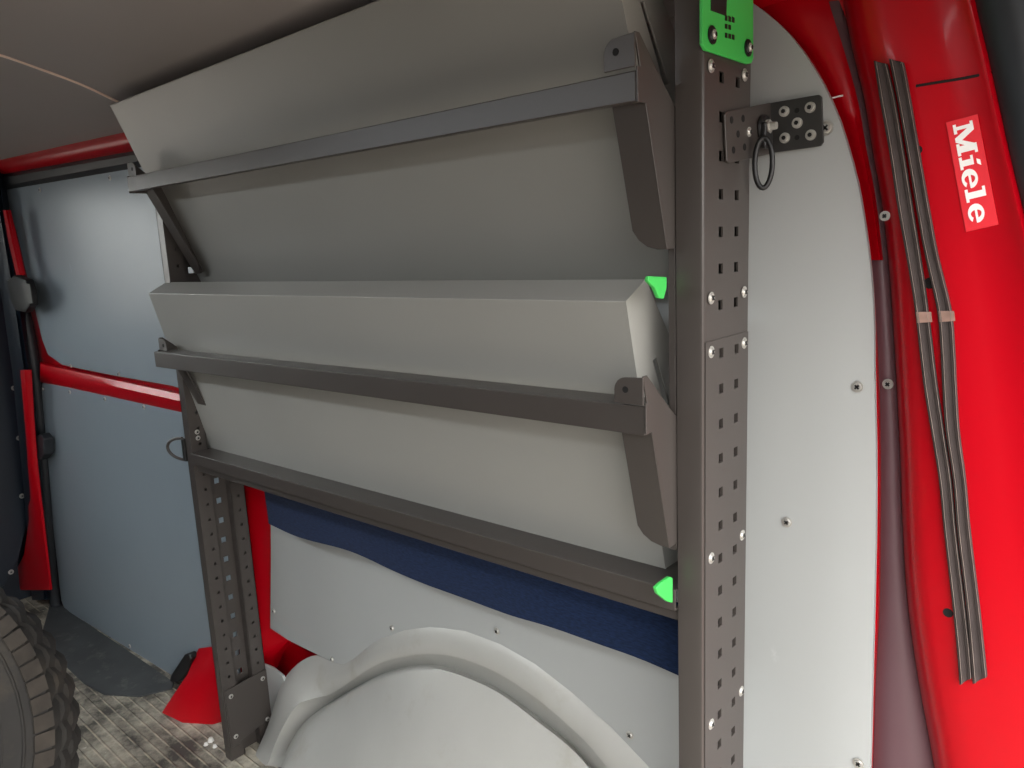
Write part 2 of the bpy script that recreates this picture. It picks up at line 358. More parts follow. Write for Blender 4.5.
# grey flap of floor covering in front of the door, laid on the ribbed floor
fp = [onZ(x, y, .004) for x, y in ((52, 596), (70, 612), (120, 645), (174, 682), (172, 688), (140, 696), (104, 694), (84, 683), (64, 664), (40, 640))]
tag(obj('floor_mat', MB().prism(fp, (0, 0, -.004)), 'floor_patch', bevel=.001), 'dark grey flat offcut of floor covering lying along the sliding door', 'mat')

# red foot of the pillar behind the left upright
A = onZ(163, 716, 0); A.z = 0
ft = MB()
rows = [[Vector((-1.635, .60, 0)), Vector((-1.56, .612, 0)), Vector((-1.50, .65, 0)), Vector((-1.46, .74, 0))],
        [Vector((-1.63, .615, .02)), Vector((-1.55, .625, .05)), Vector((-1.49, .66, .06)), Vector((-1.46, .75, .06))],
        [Vector((-1.62, .66, .07)), Vector((-1.53, .675, .12)), Vector((-1.48, .70, .13)), Vector((-1.43, .77, .13))],
        [Vector((-1.62, .70, .13)), Vector((-1.53, .735, .21)), Vector((-1.46, .75, .21)), Vector((-1.36, .79, .20))],
        [Vector((-1.62, .74, .30)), Vector((-1.53, .76, .34)), Vector((-1.42, .755, .34)), Vector((-1.34, .79, .34))],
        [Vector((-1.62, .74, 1.2)), Vector((-1.53, .765, 1.2)), Vector((-1.42, .755, 1.2)), Vector((-1.30, .79, 1.2))]]
obj('trim_6', MB().sheet(rows, (0, .03, 0)), 'red_paint', kind='structure', smooth=50)

# ---------------- lining of the right-hand wall: one big sheet cut out over the wheel arch
arc = [(748, 0), (765, 12), (790, 35), (815, 70), (835, 110), (848, 150), (858, 190), (867, 250), (872, 310), (873, 380), (874.5, 450), (874.5, 520), (873, 600), (871, 680), (869, 768), (866, 860)]
R_edge = catmull([onY(x, y, WY) for x, y in arc], 4)
top_l = Vector((-.50, WY, 1.235)); top_l2 = Vector((-1.395, WY, 1.20))
arch_px = [(270, 530), (270, 628), (288, 640), (312, 652), (330, 661), (342, 665), (352, 662), (362, 655), (372, 645), (386, 637), (405, 630), (430, 627), (465, 631), (500, 644), (535, 664), (570, 691), (610, 726), (650, 768)]
arch_w = [onY(x, y, WY) for x, y in arch_px]
lower = arch_w+[Vector((-.36, WY, .24)), Vector((-.30, WY, .12)), Vector((-.275, WY, 0))]
low_r = Vector((-.19, WY, 0))
# triangulated by columns: top line vs bottom line
def interp(line, X):
    for a, b in zip(line, line[1:]):
        if (a.x-X)*(b.x-X) <= 0 and abs(a.x-b.x) > 1e-9: return a.z+(b.z-a.z)*(X-a.x)/(b.x-a.x)
    return None
lowline = lower[1:]
topline = [top_l2, top_l]+R_edge[:1]
xs = [-1.395+(1.395-.275)*k/60 for k in range(61)]
x_end = R_edge[0].x
xs = sorted(set(x for x in xs if x < x_end-.002)|{p.x for p in lowline[:-1] if p.x < x_end-.002}|{x_end})
colsT = []; colsB = []
for X in xs:
    zt = interp(topline, X); zb = interp(lowline, X)
    colsT.append(Vector((X, WY, zt if zt else topline[0].z))); colsB.append(Vector((X, WY, zb if zb is not None else lowline[0].z)))
def shear(q):
    t = max(0, min(1, (-1.25-q.x)/.145))
    return Vector((q.x+.050*t*max(0, min(1, (q.z-.21)/.24)), q.y, q.z))
ln = MB()
ln.sheet([[shear(b.lerp(t, k/12)) for k in range(13)] for t, b in zip(colsT, colsB)], (0, .006, 0))
# right part: from x_end column to the arc edge
zb0 = colsB[-1].z
L = []; Rr = []
Rp = resample(R_edge, 48)
for p in Rp: L.append(Vector((x_end, WY, max(zb0, min(p.z, colsT[-1].z)))) )
rows = []
for l_, r_ in zip(L, Rp):
    row = []
    for k in range(9):
        t = k/8; q = l_.lerp(r_, t); q.y = WY+.004*max(0, (t-.62)/.38)**2*min(1, (1.22-q.z)*4 if q.z > .97 else 1); row.append(q)
    rows.append(row)
ln.sheet(rows, (0, .006, 0))
lining = obj('wall_lining', ln, 'lining_grey', smooth=40); 
tag(lining, 'large light grey wall lining behind the rack, curved top right, cut around the wheel arch', 'wall panel')
for px, py in ((787, 522), (857, 387), (274, 611), (392, 628), (332, 659), (497, 631), (630, 735), (858, 764)):
    p = onY(px, py, WY); screw(p+Vector((0, -.0002 if px < 850 else .0015, 0)), Vector((0, -1, 0)), lining)
p = onY(826, 128, WY); screw(p, Vector((0, -1, 0)), lining, 1.25)

# ---------------- rear pillar: groove, dull inner skin, rolled red edge, broad red face, door-aperture flange
ys = [-160, -60, 0, 50, 100, 150, 200, 260, 330, 400, 460, 520, 600, 680, 768, 880, 1000]
edge = [660, 710, 738, 800, 829, 846, 859, 867, 872, 875, 876, 876, 875, 871, 868, 864, 860]
cre = [808, 828, 842, 852, 864, 872, 881, 888, 893, 897, 900, 902, 907, 918, 934, 950, 960]
rid = [935, 956, 968, 980, 991, 1002, 1014, 1028, 1045, 1060, 1072, 1082, 1094, 1104, 1112, 1120, 1126]
def tab(lst, y):
    for i in range(len(ys)-1):
        if ys[i] <= y <= ys[i+1]: return lst[i]+(lst[i+1]-lst[i])*(y-ys[i])/(ys[i+1]-ys[i])
    return lst[0] if y < ys[0] else lst[-1]
FY = .738
def col(lst, dx, Y, mul=1): return catmull([onY(l+dx, y, Y) for l, y in zip(lst, ys)], 4)
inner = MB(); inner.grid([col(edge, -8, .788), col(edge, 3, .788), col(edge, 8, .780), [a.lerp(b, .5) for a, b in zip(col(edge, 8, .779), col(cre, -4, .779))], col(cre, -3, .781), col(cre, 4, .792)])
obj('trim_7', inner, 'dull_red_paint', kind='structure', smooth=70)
i3 = MB(); i3.grid([col(edge, -10, .775), col(edge, 3, .774), col(edge, 5, .786)]); obj('trim_19', i3, 'red_paint', kind='structure', smooth=70)
def colt(lst, dx, Y): return catmull([onY(l+dx, y, Y) for l, y in list(zip(lst, ys))[:8]], 4)
i2 = MB(); i2.grid([colt(edge, -10, .782), colt(edge, 3, .781), colt(edge, 8, .774), [a.lerp(b, .55) for a, b in zip(colt(edge, 8, .772), colt(cre, -4, .772))], [a.lerp(b, .9) for a, b in zip(colt(edge, 8, .776), colt(cre, -4, .779))]]); obj('trim_17', i2, 'red_paint', kind='structure', smooth=70)
pl = MB(); 
prof_rows = [col(cre, 0, .795), col(cre, 1, .775), col(cre, 5, .757), col(cre, 12, .746), col(cre, 24, .741), col(cre, 42, FY), [a.lerp(b, .5) for a, b in zip(col(cre, 42, FY), col(rid, -8, FY))], col(rid, -8, FY), col(rid, -3, FY-.004), col(rid, 2, FY-.005), col(rid, 8, FY), col(rid, 14, FY+.006), col(rid, 24, FY+.02)]
pl.grid(prof_rows); obj('wall_rear', pl, 'red_paint', kind='structure', smooth=70)
# lap joint between roof pressing and pillar
jl = catmull([onY(x, y, FY-.0006 if x > 905 else FY+.02) for x, y in ((916, 86), (940, 82), (965, 78), (994, 72), (1003, 70))], 4)
obj('trim_8', MB().tube(jl, .0011, 6), 'dark_void', kind='structure')
jl = [onY(x, y, FY+.0062) for x, y in ((873, 92), (879, 91))]
obj('trim_21', MB().tube([onY(x, y, .770) for x, y in ((829, 99), (836, 97), (843, 95.5))], .0009, 6), 'sticker_white', kind='structure')
# pressed holes in the pillar
for i, (px, py, r) in enumerate(((918, 150, .0035), (930, 283, .0050), (948, 613, .0042))):
    c = onY(px, py, FY-.0004); mb = MB(); mb.cyl(c, (0, 1, 0), r, .004, 20); obj('trim_%d' % (9+i), mb, 'dark_void', kind='structure')
screw(onY(885, 216, FY+.006), Vector((0, -1, 0)), bpy.data.objects['wall_rear'], .8)
screw(onY(888, 384, .777), Vector((0, -1, 0)), bpy.data.objects['trim_7'], .9)
# aperture seal, black rubber, running down beyond the pillar
seal = catmull([onY(x, y, .750) for x, y in zip([l+44 for l in rid], ys)], 4)
obj('trim_12', MB().tube(seal, .026, 18), 'black_rubber', kind='structure', smooth=60)
seal = catmull([onY(x, y, .74) for x, y in zip([l+60 for l in rid], ys)], 4)
0 and obj('trim_13', MB().tube(seal, .012, 14), 'outside_white', kind='structure', smooth=60)

# ---------------- wheel arch (bare grey pressing)
def wp(l): return [onY(x, y, Y) for x, y, Y in l]
O = wp([(258, 768, .66), (268, 725, .695), (280, 688, .72), (293, 668, .745), (315, 655, .762), (345, 660, .762), (372, 640, .762), (386, 632, .762), (430, 622, .762), (465, 626, .762), (500, 639, .762), (535, 659, .762), (570, 686, .762), (610, 721, .762), (655, 768, .762)])+[Vector((-.345, .762, .24)), Vector((-.29, .762, .12)), Vector((-.27, .762, 0))]
O[0].z = 0
g1 = [(266, 768, .650), (279, 735, .675), (296, 706, .700), (312, 699, .72), (330, 694, .736), (350, 681, .742), (376, 664, .742), (398, 657, .742), (425, 653, .742), (456, 656, .742), (490, 668, .742), (522, 687, .742), (550, 708, .742), (586, 741, .742), (612, 772, .742)]
g2 = [(284, 768, .645), (290, 752, .660), (303, 731, .685), (320, 714, .705), (342, 698, .722), (361, 687, .728), (383, 677, .728), (403, 671, .728), (428, 668, .728), (454, 673, .728), (488, 687, .728), (512, 702, .728), (538, 722, .728), (566, 744, .728), (592, 772, .728)]
def mix(t, dy): return [(p[0]+(q[0]-p[0])*t, p[1]+(q[1]-p[1])*t, p[2]+dy) for p, q in zip(g1, g2)]
def tail(dx, Y): return [Vector((-.405-dx, Y, .22)), Vector((-.355-dx, Y, .11)), Vector((-.33-dx, Y, 0))]
G1 = wp(g1)+tail(0, .742)
GA = wp(mix(.10, .003))+tail(.004, .745)
GB = wp(mix(.78, .016))+tail(.022, .758)
GC = wp(mix(.90, .006))+tail(.03, .748)
G2 = wp(g2)+tail(.04, .728)
N = 60
O_, G_ = resample(catmull(O, 4), 90), resample(catmull(G1, 4), 90)
MA = [p.lerp(q, .12)+Vector((0, -.004, 0)) for p, q in zip(O_, G_)]; MC = [p.lerp(q, .6)+Vector((0, -.003, 0)) for p, q in zip(O_, G_)]
N = 90
rings = [O_, MA, MC, G_]+[resample(catmull(r, 4), N) for r in (GA, GB, GC, G2)]
last = rings[-1]
cx = -.75
base = [Vector((last[0].x+.01+(last[-1].x-last[0].x-.02)*i/(N-1), .60, 0)) for i in range(N)]
dome = []
for t in (.015, .04, .08, .13, .19, .26, .34, .43, .53, .64, .76, .88, 1.0):
    s = t
    row = []
    for i in range(N):
        a = last[i]; b = base[i]; q = a.lerp(b, s)
        k = math.sin(math.pi*i/(N-1))
        q.y = a.y+(b.y-a.y)*math.sin(s*math.pi/2)-.0*k; q.z = max(0, q.z); row.append(q)
    dome.append(row)
for r in rings:
    for p in r: p.z = max(p.z, 0)
wa = obj('wheel_arch', MB().grid(rings+dome), 'cast_metal', smooth=80)
tag(wa, 'bare silver-grey wheel arch dome bulging from the wall below the blue cloth', 'wheel arch')
# small rounded plate between left upright and arch
pp = [onY(x, y, .725) for x, y in ((262, 664), (272, 668), (282, 676), (288, 690), (284, 716), (276, 742), (262, 752), (250, 752), (250, 664))]
for p in pp: p.z = max(p.z, .001)
obj('trim_14', MB().prism(pp, (0, .006, 0)), 'lining_grey', kind='structure', bevel=.001)

# ================================================================ THE RACK
XL, XR, YF, DEP = -1.374, -.315, .614, .095      # outer faces of the uprights, their front, their depth
rack = empty('shelving_rack', (-.85, .66, 0))
tag(rack, 'tall dark grey perforated steel van rack with two tilted shelf trays facing the camera', 'rack')
EY = Vector((0, -1, 0)); EX = Vector((1, 0, 0))
# right upright: front face, perforated outer side, back flange
holes = []
LZ = [onX(720, y, XR).z for y in (77, 116, 155, 194, 232, 268, 305)]; LZ2 = [onX(719.5, y, XR).z for y in (353, 388, 423, 457, 490, 523, 556, 589, 621, 652, 683, 712, 742)]
RZ = [onX(736, y, XR).z for y in (82, 120, 157, 194, 231, 266, 302)]; RZ2 = [onX(734.5, y, XR).z for y in (349, 383, 416, 449, 482, 514, 545.5, 577, 608, 638, 668, 697, 727, 756)]
def regular(zs):
    n = len(zs); return [zs[0]+(zs[-1]-zs[0])*i/(n-1) for i in range(n)], (zs[0]-zs[-1])/(n-1)
u1, u2 = onX(720, 400, XR).y-YF, onX(735, 400, XR).y-YF
hs = .0046
allz = []
for zs, u in ((LZ, u1), (LZ2, u1), (RZ, u2), (RZ2, u2)):
    r, p = regular(zs)
    if zs in (LZ2, RZ2):
        while r[-1]-p > .06: r.append(r[-1]-p)
    for z in r: holes.append((u-.0042, u+.0042, z-hs, z+hs))
up_r = MB(); up_r.plate(lambda u, v: (XR, YF+u, v), (.003, DEP), (0, 1.29), holes, (-.002, 0, 0))
fr = [(XR, .003), (XR-.0009, .0009), (XR-.003, 0), (XR-.026, 0), (XR-.026, .002), (XR-.026, .020), (XR-.024, .020), (XR-.024, .002), (XR-.004, .002), (XR-.002, .004)]
up_r.prism([(x, YF+y, 0) for x, y in fr], (0, 0, 1.29))
up_r.box(XR-.026, XR-.002, YF+DEP-.002, YF+DEP, 0, 1.29)
upr = obj('upright', up_r, 'rack_grey', rack, smooth=40)
# overlapping lower cover plate edge with its thin line
zj = onX(722, 338, XR).z
seamp = MB(); seamp.plate(lambda u, v: (XR+.0012, YF+u, v), (.004, DEP-.001), (.02, zj), [h for h in holes if h[3] < zj], (-.0012, 0, 0)); so = obj('joining_plate', seamp, 'rack_grey', upr)
for px, py in ((711, 66), (744.5, 75), (711, 298), (744, 292), (711, 352), (744, 343), (711, 558), (742, 535), (711, 724), (741, 691)):
    q = onX(px, py, XR+.001); screw(q, EX, upr, 1.0)
# inner wall of the right upright; black colour stands for the shade inside
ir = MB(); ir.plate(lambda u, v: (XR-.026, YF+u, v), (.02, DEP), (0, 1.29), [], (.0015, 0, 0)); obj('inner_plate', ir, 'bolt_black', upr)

# left upright: hat-section seen from the inside: strip, recessed web, strip
lz0, lz1 = 0.0, 1.20
XI = -1.352
def strip(mb, y0, y1, X, zs, uc, r):
    hl = [(uc-r, uc+r, z-r*1.1, z+r*1.1) for z in zs]
    mb.plate(lambda u, v: (X, u, v), (y0, y1), (lz0, lz1), hl, (-.0018, 0, 0))
ul = MB()
zz = [.03+.030*k for k in range(39)]
strip(ul, YF+.002, YF+.030, XI, zz, YF+.017, .0024)
strip(ul, YF+.066, YF+.095, XI, zz, YF+.080, .0024)
strip(ul, YF+.031, YF+.065, XI-.016, [.05+.0405*k for k in range(28)], YF+.048, .0050)
ul.box(XI-.018, XI, YF+.029, YF+.031, lz0, lz1); ul.box(XI-.018, XI, YF+.065, YF+.067, lz0, lz1)
ul.box(XL, XI, YF, YF+.002, lz0, lz1); ul.box(XL, XL+.002, YF, YF+.03, lz0, lz1); ul.box(XL, XL+.002, YF+.067, YF+.095, lz0, lz1); ul.box(XL, XI, YF+.0935, YF+.095, lz0, lz1)
upl = obj('upright', ul, 'rack_grey', rack, smooth=30)
# foot plate at its bottom
fz = .155
fpz = MB(); fpz.prism([(XI+.003, YF+.003, .03), (XI+.003, YF+.022, .03), (XI+.003, YF+.022, .035), (XI+.003, YF+.078, .045), (XI+.003, YF+.078, .02), (XI+.003, YF+.095, .02), (XI+.003, YF+.095, fz+.005), (XI+.003, YF+.003, fz)], (-.0025, 0, 0))
foot = obj('foot_plate', fpz, 'rack_grey', upl, bevel=.0008)
for y, z in ((.014, fz-.016), (.085, fz-.012), (.014, .05), (.085, .05)): screw((XI+.0032, YF+y, z), EX, foot, .85)
for px, py in ((197, 432), (198, 438)):
    q = onX(px, py, XI+.0005); screw(q, EX, upl, .8)

def lerp2(a, b, t): return (a[0]+(b[0]-a[0])*t, a[1]+(b[1]-a[1])*t)
X0, X1 = -1.372, -.375
def tray(front, bottom, lip, x0=X0, x1=X1, slot=(.24, .42)):
    """bent steel tray tilted up so that its underside faces the cabin. front/bottom/lip are (Y,Z)"""
    mb = MB(); t = .0022
    f, b, l = front, bottom, lip
    dn = Vector((0, b[1]-f[1], -(b[0]-f[0]))).normalized()            # outward normal (to -Y)
    pts = [l, f, b]
    rows = [[Vector((x, y, z)) for (y, z) in pts] for x in (x0, x1)]
    mb.sheet([[r[0], r[1]] for r in rows], (0, .0005, -t)); mb.sheet([[r[1], r[2]] for r in rows], (0, t, 0))
    o = obj('tray', mb, 'tray_grey', rack, smooth=20, bevel=.0012)
    # side walls: depth grows as the lip, with a slot
    d = (l[0]-f[0], l[1]-f[1]); d2 = (d[0]*1.05, d[1]*1.1)
    for x, tt in ((x1+.0004, -.0018), (x0-.0004, .0018)):
        sw = MB()
        def fn(u, v, x=x):
            a = lerp2(f, b, v); e2 = lerp2(d, (.095, .03), min(1, v*2.2)); return (x, a[0]+e2[0]*u, a[1]+e2[1]*u)
        sw.plate(fn, (0, .1, 1), [0]+[k/12 for k in range(1, 13)], [(.44, .54, slot[0], slot[1])], (tt, 0, 0))
        obj('side_wall', sw, 'tray_grey', o, smooth=20)
    # stiffening rim along the back of the lip
    rm = MB(); rm.box(x0, x1, l[0]-.002, l[0], l[1]-.022, l[1]-.001); obj('rim', rm, 'tray_grey', o)
    return o
T2 = tray((.582, .945), (.652, .645), (.617, .963))
T3 = tray((.560, 1.262), (.680, .955), (.592, 1.277), slot=(.22, .44))

def rail(y0, y1, z0, z1, xa, xb, dz=0):
    mb = MB(); t = .002
    pr = [(y1, z1), (y0, z1), (y0, z0), (y0+.010, z0)]
    pr2 = [(y0+.010, z0+t), (y0+t, z0+t), (y0+t, z1-t), (y1, z1-t)]
    mb.prism([(xa, y, z+dz) for y, z in pr+pr2], (xb-xa, 0, -dz))
    return obj('rail', mb, 'rack_grey', rack, bevel=.0012)
R3 = rail(.556, .586, 1.111, 1.135, -1.336, -.3445, .006)
R2 = rail(.562, .598, .827, .854, -1.336, -.3445, -.009)
# fixed bottom beam joining the uprights, with a stepped lower lip
bm_ = MB(); bz = .647
bm_.prism([(XI, y, z) for y, z in ((.705, bz-.002), (.705, bz), (YF-.004, bz), (YF-.004, bz-.022), (YF+.006, bz-.024), (YF+.006, bz-.037), (YF+.03, bz-.037), (YF+.03, bz-.035), (YF+.008, bz-.035), (YF+.008, bz-.022), (YF-.002, bz-.020), (YF-.002, bz-.002))], (XR-.027-XI, 0, .014))
beam = obj('bottom_beam', bm_, 'rack_grey', rack, bevel=.0008)

# swivel brackets carrying the trays: side plate + front flange + tab over the rail
def bracket(x, s, top, bot, dz, tf=-.004):
    """x: plane of the side plate; s=+1 right bracket (flange runs to -X), -1 left; top/bot (Y,Z) of the front bend"""
    mb = MB(); t = .002; w = .033
    def P(X, v, off=0): 
        a = lerp2(top, bot, v); return Vector((X, a[0]+off, a[1]))
    # side plate: straight front, back edge tapering
    za, zb = top[1]-dz+.001, top[1]-dz-.027                     # rail height, tongue folded over the rail end
    v1, v2 = (top[1]-za)/(top[1]-bot[1]), (top[1]-zb)/(top[1]-bot[1])
    sp_ = [P(x, 0), P(x, v1), Vector((x, top[0]+tf, za)), Vector((x, top[0]+tf, zb)), P(x, v2), P(x, 1), P(x, 1, .012), P(x, .93, .030), P(x, .45, .075), P(x, .22, .038), P(x, 0, .007)]
    mb.prism(sp_, (-t*s, 0, 0))
    # front flange with rounded lower corner
    xi = x-w*s; xc = x-t*s
    fl_ = [P(x, .20), P(x, 1), P(x-.010*s, 1), P(x-.020*s, .985), P(x-.028*s, .95), P(xi, .90), P(xi+.0, .32), P(xi, .22)]
    mb.prism(fl_, (0, t, 0))
    o = obj('bracket', mb, 'rack_grey', rack, bevel=.0008)
    # round-cornered tab above the rail with a hole
    tb = MB()
    L_ = (Vector(P(0, 1))-Vector(P(0, 0))).length
    z0 = top[1]; yy = top[0]
    tabp = []
    for a in range(0, 91, 15): tabp.append((x-s*(.030-.012+.012*math.sin(math.radians(a))), yy-.001, z0-.002-.012+.012*math.cos(math.radians(a))))
    tabp = [(x, yy-.001, z0-.001)]+tabp+[(x-s*.030, yy-.001, z0-dz), (x, yy-.001, z0-dz)]
    tb.prism(tabp, (0, t, 0)); to = obj('tab', tb, 'rack_grey', o, bevel=.0006)
    h = MB(); h.cyl((x-s*.018, yy-.0014, z0-.013), (0, 1, 0), .003, .001, 14); obj('hole', h, 'dark_void', to)
    return o
bracket(-.342, 1, (.552, 1.164), (.600, .990), .027, .003)
bracket(-.342, 1, (.557, .882), (.600, .708), .026, .004)
bracket(-1.340, -1, (.562, 1.166), (.655, .975), .024)
bracket(-1.340, -1, (.575, .868), (.655, .680), .022)

# green end stops
def stop(pix, X, name='end_stop'):
    mb = MB(); mb.prism([onX(x, y, X) for x, y in pix], (-.004, 0, 0)); return obj(name, mb, 'green_plastic', rack, bevel=.001)
s1 = stop(((649, 276), (667, 277), (667, 288), (664, 299), (659, 298), (655, 288), (648, 281)), -.345)
s2 = stop(((656, 588), (660, 584), (670, 577), (673, 578), (673, 603), (668, 602), (664, 599), (658, 594)), -.338)
s1['label'] = 'green clip at the corner of the lower tray'; s2['label'] = 'green clip on the bottom beam'
# dark coupling plate between trays behind the right upright's front
cp = MB(); cp.box(-.350, -.3425, .615, .70, .70, 1.0); obj('coupling_plate', cp, 'rack_grey', rack, bevel=.001)

# green head plate with cut-outs on the right upright
gp = MB(); gp.prism([onX(x, y, XR+.004) for x, y in ((702.5, -30), (702.5, 44), (706, 50), (748, 64), (752, 63), (753.5, 58), (753.5, -30))], (-.003, 0, 0))
go = obj('head_plate', gp, 'green_plastic', upr, bevel=.0008); go['label'] = 'bright green plate with black symbols'
lg = MB()
def gx(x, y): return onX(x, y, XR+.0044)
lg.prism([gx(711, -6), gx(711, 10.5), gx(726.5, 16), gx(727, -2)], (-.0008, 0, 0))
for r, (yy, cols) in enumerate(((18, (0, 1, 2)), (26, (0, 1)), (35, (0, 1, 2)))):
    for c_ in cols:
        x = 725.3+c_*3.5; y = yy+c_*.9
        lg.prism([gx(x, y-2.4-(r == 0)), gx(x+2.3, y-1.9), gx(x+2.3, y+3), gx(x, y+2.4)], (-.0008, 0, 0))
obj('symbols', lg, 'bolt_black', go)
for px, py in ((712, 35), (748, 48)):
    q = onX(px, py, XR+.0045); mb = MB(); mb.cyl(q, EX, .0075, .0009, 20); mb.cyl(q+EX*.0009, EX, .0055, .0012, 20, .005); b_ = obj('bolt', mb, 'bolt_black', upr)
    screw(q+EX*.0021, EX, b_, .7)
sg = MB(); sg.box(XR-.040, XR-.027, YF+.006, YF+.010, 1.215, 1.29); ob = obj('head_plate', sg, 'green_plastic', rack, bevel=.0008); ob['label'] = 'green plate edge behind the right upright'

# ================================================================ SMALL THINGS
# angle bracket between the right upright and the wall lining, with lashing ring
XB = XR+.0035
q0 = onX(725, 138, XB)
mbk = empty('mounting_bracket', (XB, .74, q0.z-.04)); tag(mbk, 'black angle bracket bolted from the right upright to the wall lining', 'bracket')
c1 = [onX(x, y, XB) for x, y in ((725, 114), (727, 111.5), (771, 102.5), (771, 154), (730, 163), (727, 161))]
Yc = .748
yc = onX(771, 128, XB).y; Yc = yc
arm = MB(); arm.prism(c1, (-.0022, 0, 0)); armo = obj('upright_plate', arm, 'rack_grey', mbk, bevel=.0008)
c2 = [onY(x, y, Yc-.001) for x, y in ((769.5, 103), (819, 94.5), (822, 97), (823.5, 142), (821, 146), (771, 153))]
arm2 = MB(); arm2.prism(c2, (0, .0022, 0)); arm2o = obj('wall_plate', arm2, 'black_powder', mbk, bevel=.0008)
for px, py in ((784.5, 111.5), (797.5, 123), (810.5, 107.5), (785, 138), (811, 135)):
    q = onY(px, py, Yc-.0012); mb = MB(); mb.cyl(q, EY, .0050, .0016, 20); mb.cyl(q+EY*.0016, EY, .0040, .0020, 20, .0034); b_ = obj('bolt', mb, 'zinc', arm2o)
    mb = MB(); mb.cyl(q+EY*.0036, EY, .0022, .0003, 6); obj('socket', mb, 'dark_void', b_)
hm = [(797, 110.5), (797, 137.5)]
for px, py in hm:
    mb = MB(); mb.cyl(onY(px, py, Yc-.0012), EY, .0024, .0003, 14); obj('hole', mb, 'dark_void', arm2o)
for px, py in ((731.5, 120), (743, 118.5), (738, 134), (733.5, 150), (744.5, 147)):
    mb = MB(); mb.cyl(onX(px, py, XB), EX, .0032, .0003, 14); obj('hole', mb, 'dark_void', armo)
for px, py in ((749, 132),): screw(onX(px, py, XB), EX, armo, .8)
# ring: eye bolt + oval ring
def on_ring(cx_, cy_, X): return onX(cx_, cy_, X)
ct = onX(762, 128, XB); 
ring = empty('lashing_ring', ct-Vector((0, 0, .07))); tag(ring, 'black oval lashing ring hanging from the bracket near the green plate', 'ring')
mb = MB(); mb.cyl(ct, EX, .013, .006, 20, .011); mb.box(ct.x+.003, ct.x+.009, ct.y-.012, ct.y+.006, ct.z-.020, ct.z+.004); obj('swivel_base', mb, 'bolt_black', ring, bevel=.002)
mb = MB(); mb.cyl(ct+EX*.006+Vector((0, -.004, .0)), EX, .0065, .004, 6); mb.cyl(ct+EX*.010+Vector((0, -.004, 0)), EX, .004, .006, 14, .0034); obj('nut', mb, 'zinc', ring)
rc = onX(763.5, 163, XB+.014); pts = []
for k in range(28):
    a = 2*math.pi*k/28; pts.append(rc+Vector((0.0072*math.cos(a), .0030*math.cos(a), .0225*math.sin(a))))
mb = MB(); mb.tube(pts, .0025, 10, True); obj('ring', mb, 'bolt_black', ring, smooth=80)
# second lashing ring on the far upright
cl_ = Vector((XL-.002, YF+.004, onX(178, 452, XL).z))
r2 = empty('lashing_ring', cl_-Vector((0, 0, .03))); tag(r2, 'grey half-round lashing ring sticking out left of the far upright', 'ring')
mb = MB(); mb.box(XL-.010, XL-.0005, YF-.004, YF+.006, cl_.z-.022, cl_.z+.022); obj('ring_base', mb, 'bolt_black', r2, bevel=.001)
pts = []
for k in range(20):
    a = math.pi*(.5+k/19); pts.append(Vector((XL-.012, YF, cl_.z))+Vector((.040*math.cos(a), -.012*abs(math.cos(a)), .021*math.sin(a))))
mb = MB(); mb.tube(pts, .003, 10); obj('ring', mb, 'rack_grey', r2, smooth=80)

# navy cloth hanging behind the bottom beam
top_px = [(262, 490), (340, 508), (430, 533), (520, 560), (600, 588), (678, 618)]
bot_px = [(268, 524), (300, 537), (350, 552), (400, 573), (440, 590), (500, 612), (550, 626), (600, 645), (640, 660), (690, 681)]
YC = .700
tp = resample([onY(x, y-14, YC) for x, y in top_px], 60); bt = resample(catmull([onY(x, y, YC) for x, y in bot_px], 4), 60)
rows = []
for j in range(9):
    r = []
    for i in range(60):
        q = tp[i].lerp(bt[i], j/8); q.y += .002*math.sin(i*.33+j*.3)*(j/8); q.z = min(q.z, .606+.014*max(0, min(1, (q.x+1.35)/1.0))); r.append(q)
    rows.append(r)
clo = obj('cloth', MB().sheet(rows, (0, .003, 0)), 'navy_felt', smooth=80); tag(clo, 'navy blue felt cloth hanging below the bottom beam of the rack', 'cloth')

# two rubber profile strips taped to the pillar
def rstrip(tbl, label, zoff=0, bottom_cut=6):
    Ys = FY-.0015
    Lp = catmull([onY(a, y, Ys) for y, a, b in tbl], 6); Rp_ = catmull([onY(b+(1 if k == 0 else 0), y+(5 if k == 0 else 2.5 if k == 1 else -7 if k == len(tbl)-1 else 0), Ys) for k, (y, a, b) in enumerate(tbl)], 6)
    n = len(Lp)
    prof_ = [(0, 0), (.0, -.004), (.08, -.0052), (.16, -.0045), (.20, -.0058), (.27, -.0058), (.30, -.0035), (.42, -.003), (.55, -.003), (.68, -.0032), (.74, -.0042), (.88, -.0042), (.93, -.0052), (1, -.004), (1, 0)]
    rows = []
    for i, (l_, r_) in enumerate(zip(Lp, Rp_)):
        row = []
        for u, h in prof_:
            q = l_.lerp(r_, u); q.y += h
            row.append(q)
        rows.append(row)
    mb = MB(); mb.grid(rows); m = len(prof_)
    mb.add([p for p in rows[0]], [tuple(range(m))]); mb.add([p for p in rows[-1]], [tuple(range(m))[::-1]]); mb.add([rows[0][0], rows[0][-1], rows[-1][-1], rows[-1][0]], [])
    o = obj('rubber_strip', mb, 'rubber_strip', smooth=25)
    for u0, u1, h in ((.215, .25, -.0062), (.94, .965, -.0056)):
        e_ = MB(); e_.sheet([[l_.lerp(r_, u)+Vector((0, h, 0)) for u in (u0, u1)] for l_, r_ in zip(Lp, Rp_)], (0, .0006, 0)); obj('edge_line', e_, 'strip_line', o)
    # a patch of brown tape residue
    return tag(o, label, 'rubber strip', 'rubber strips on the rear pillar')
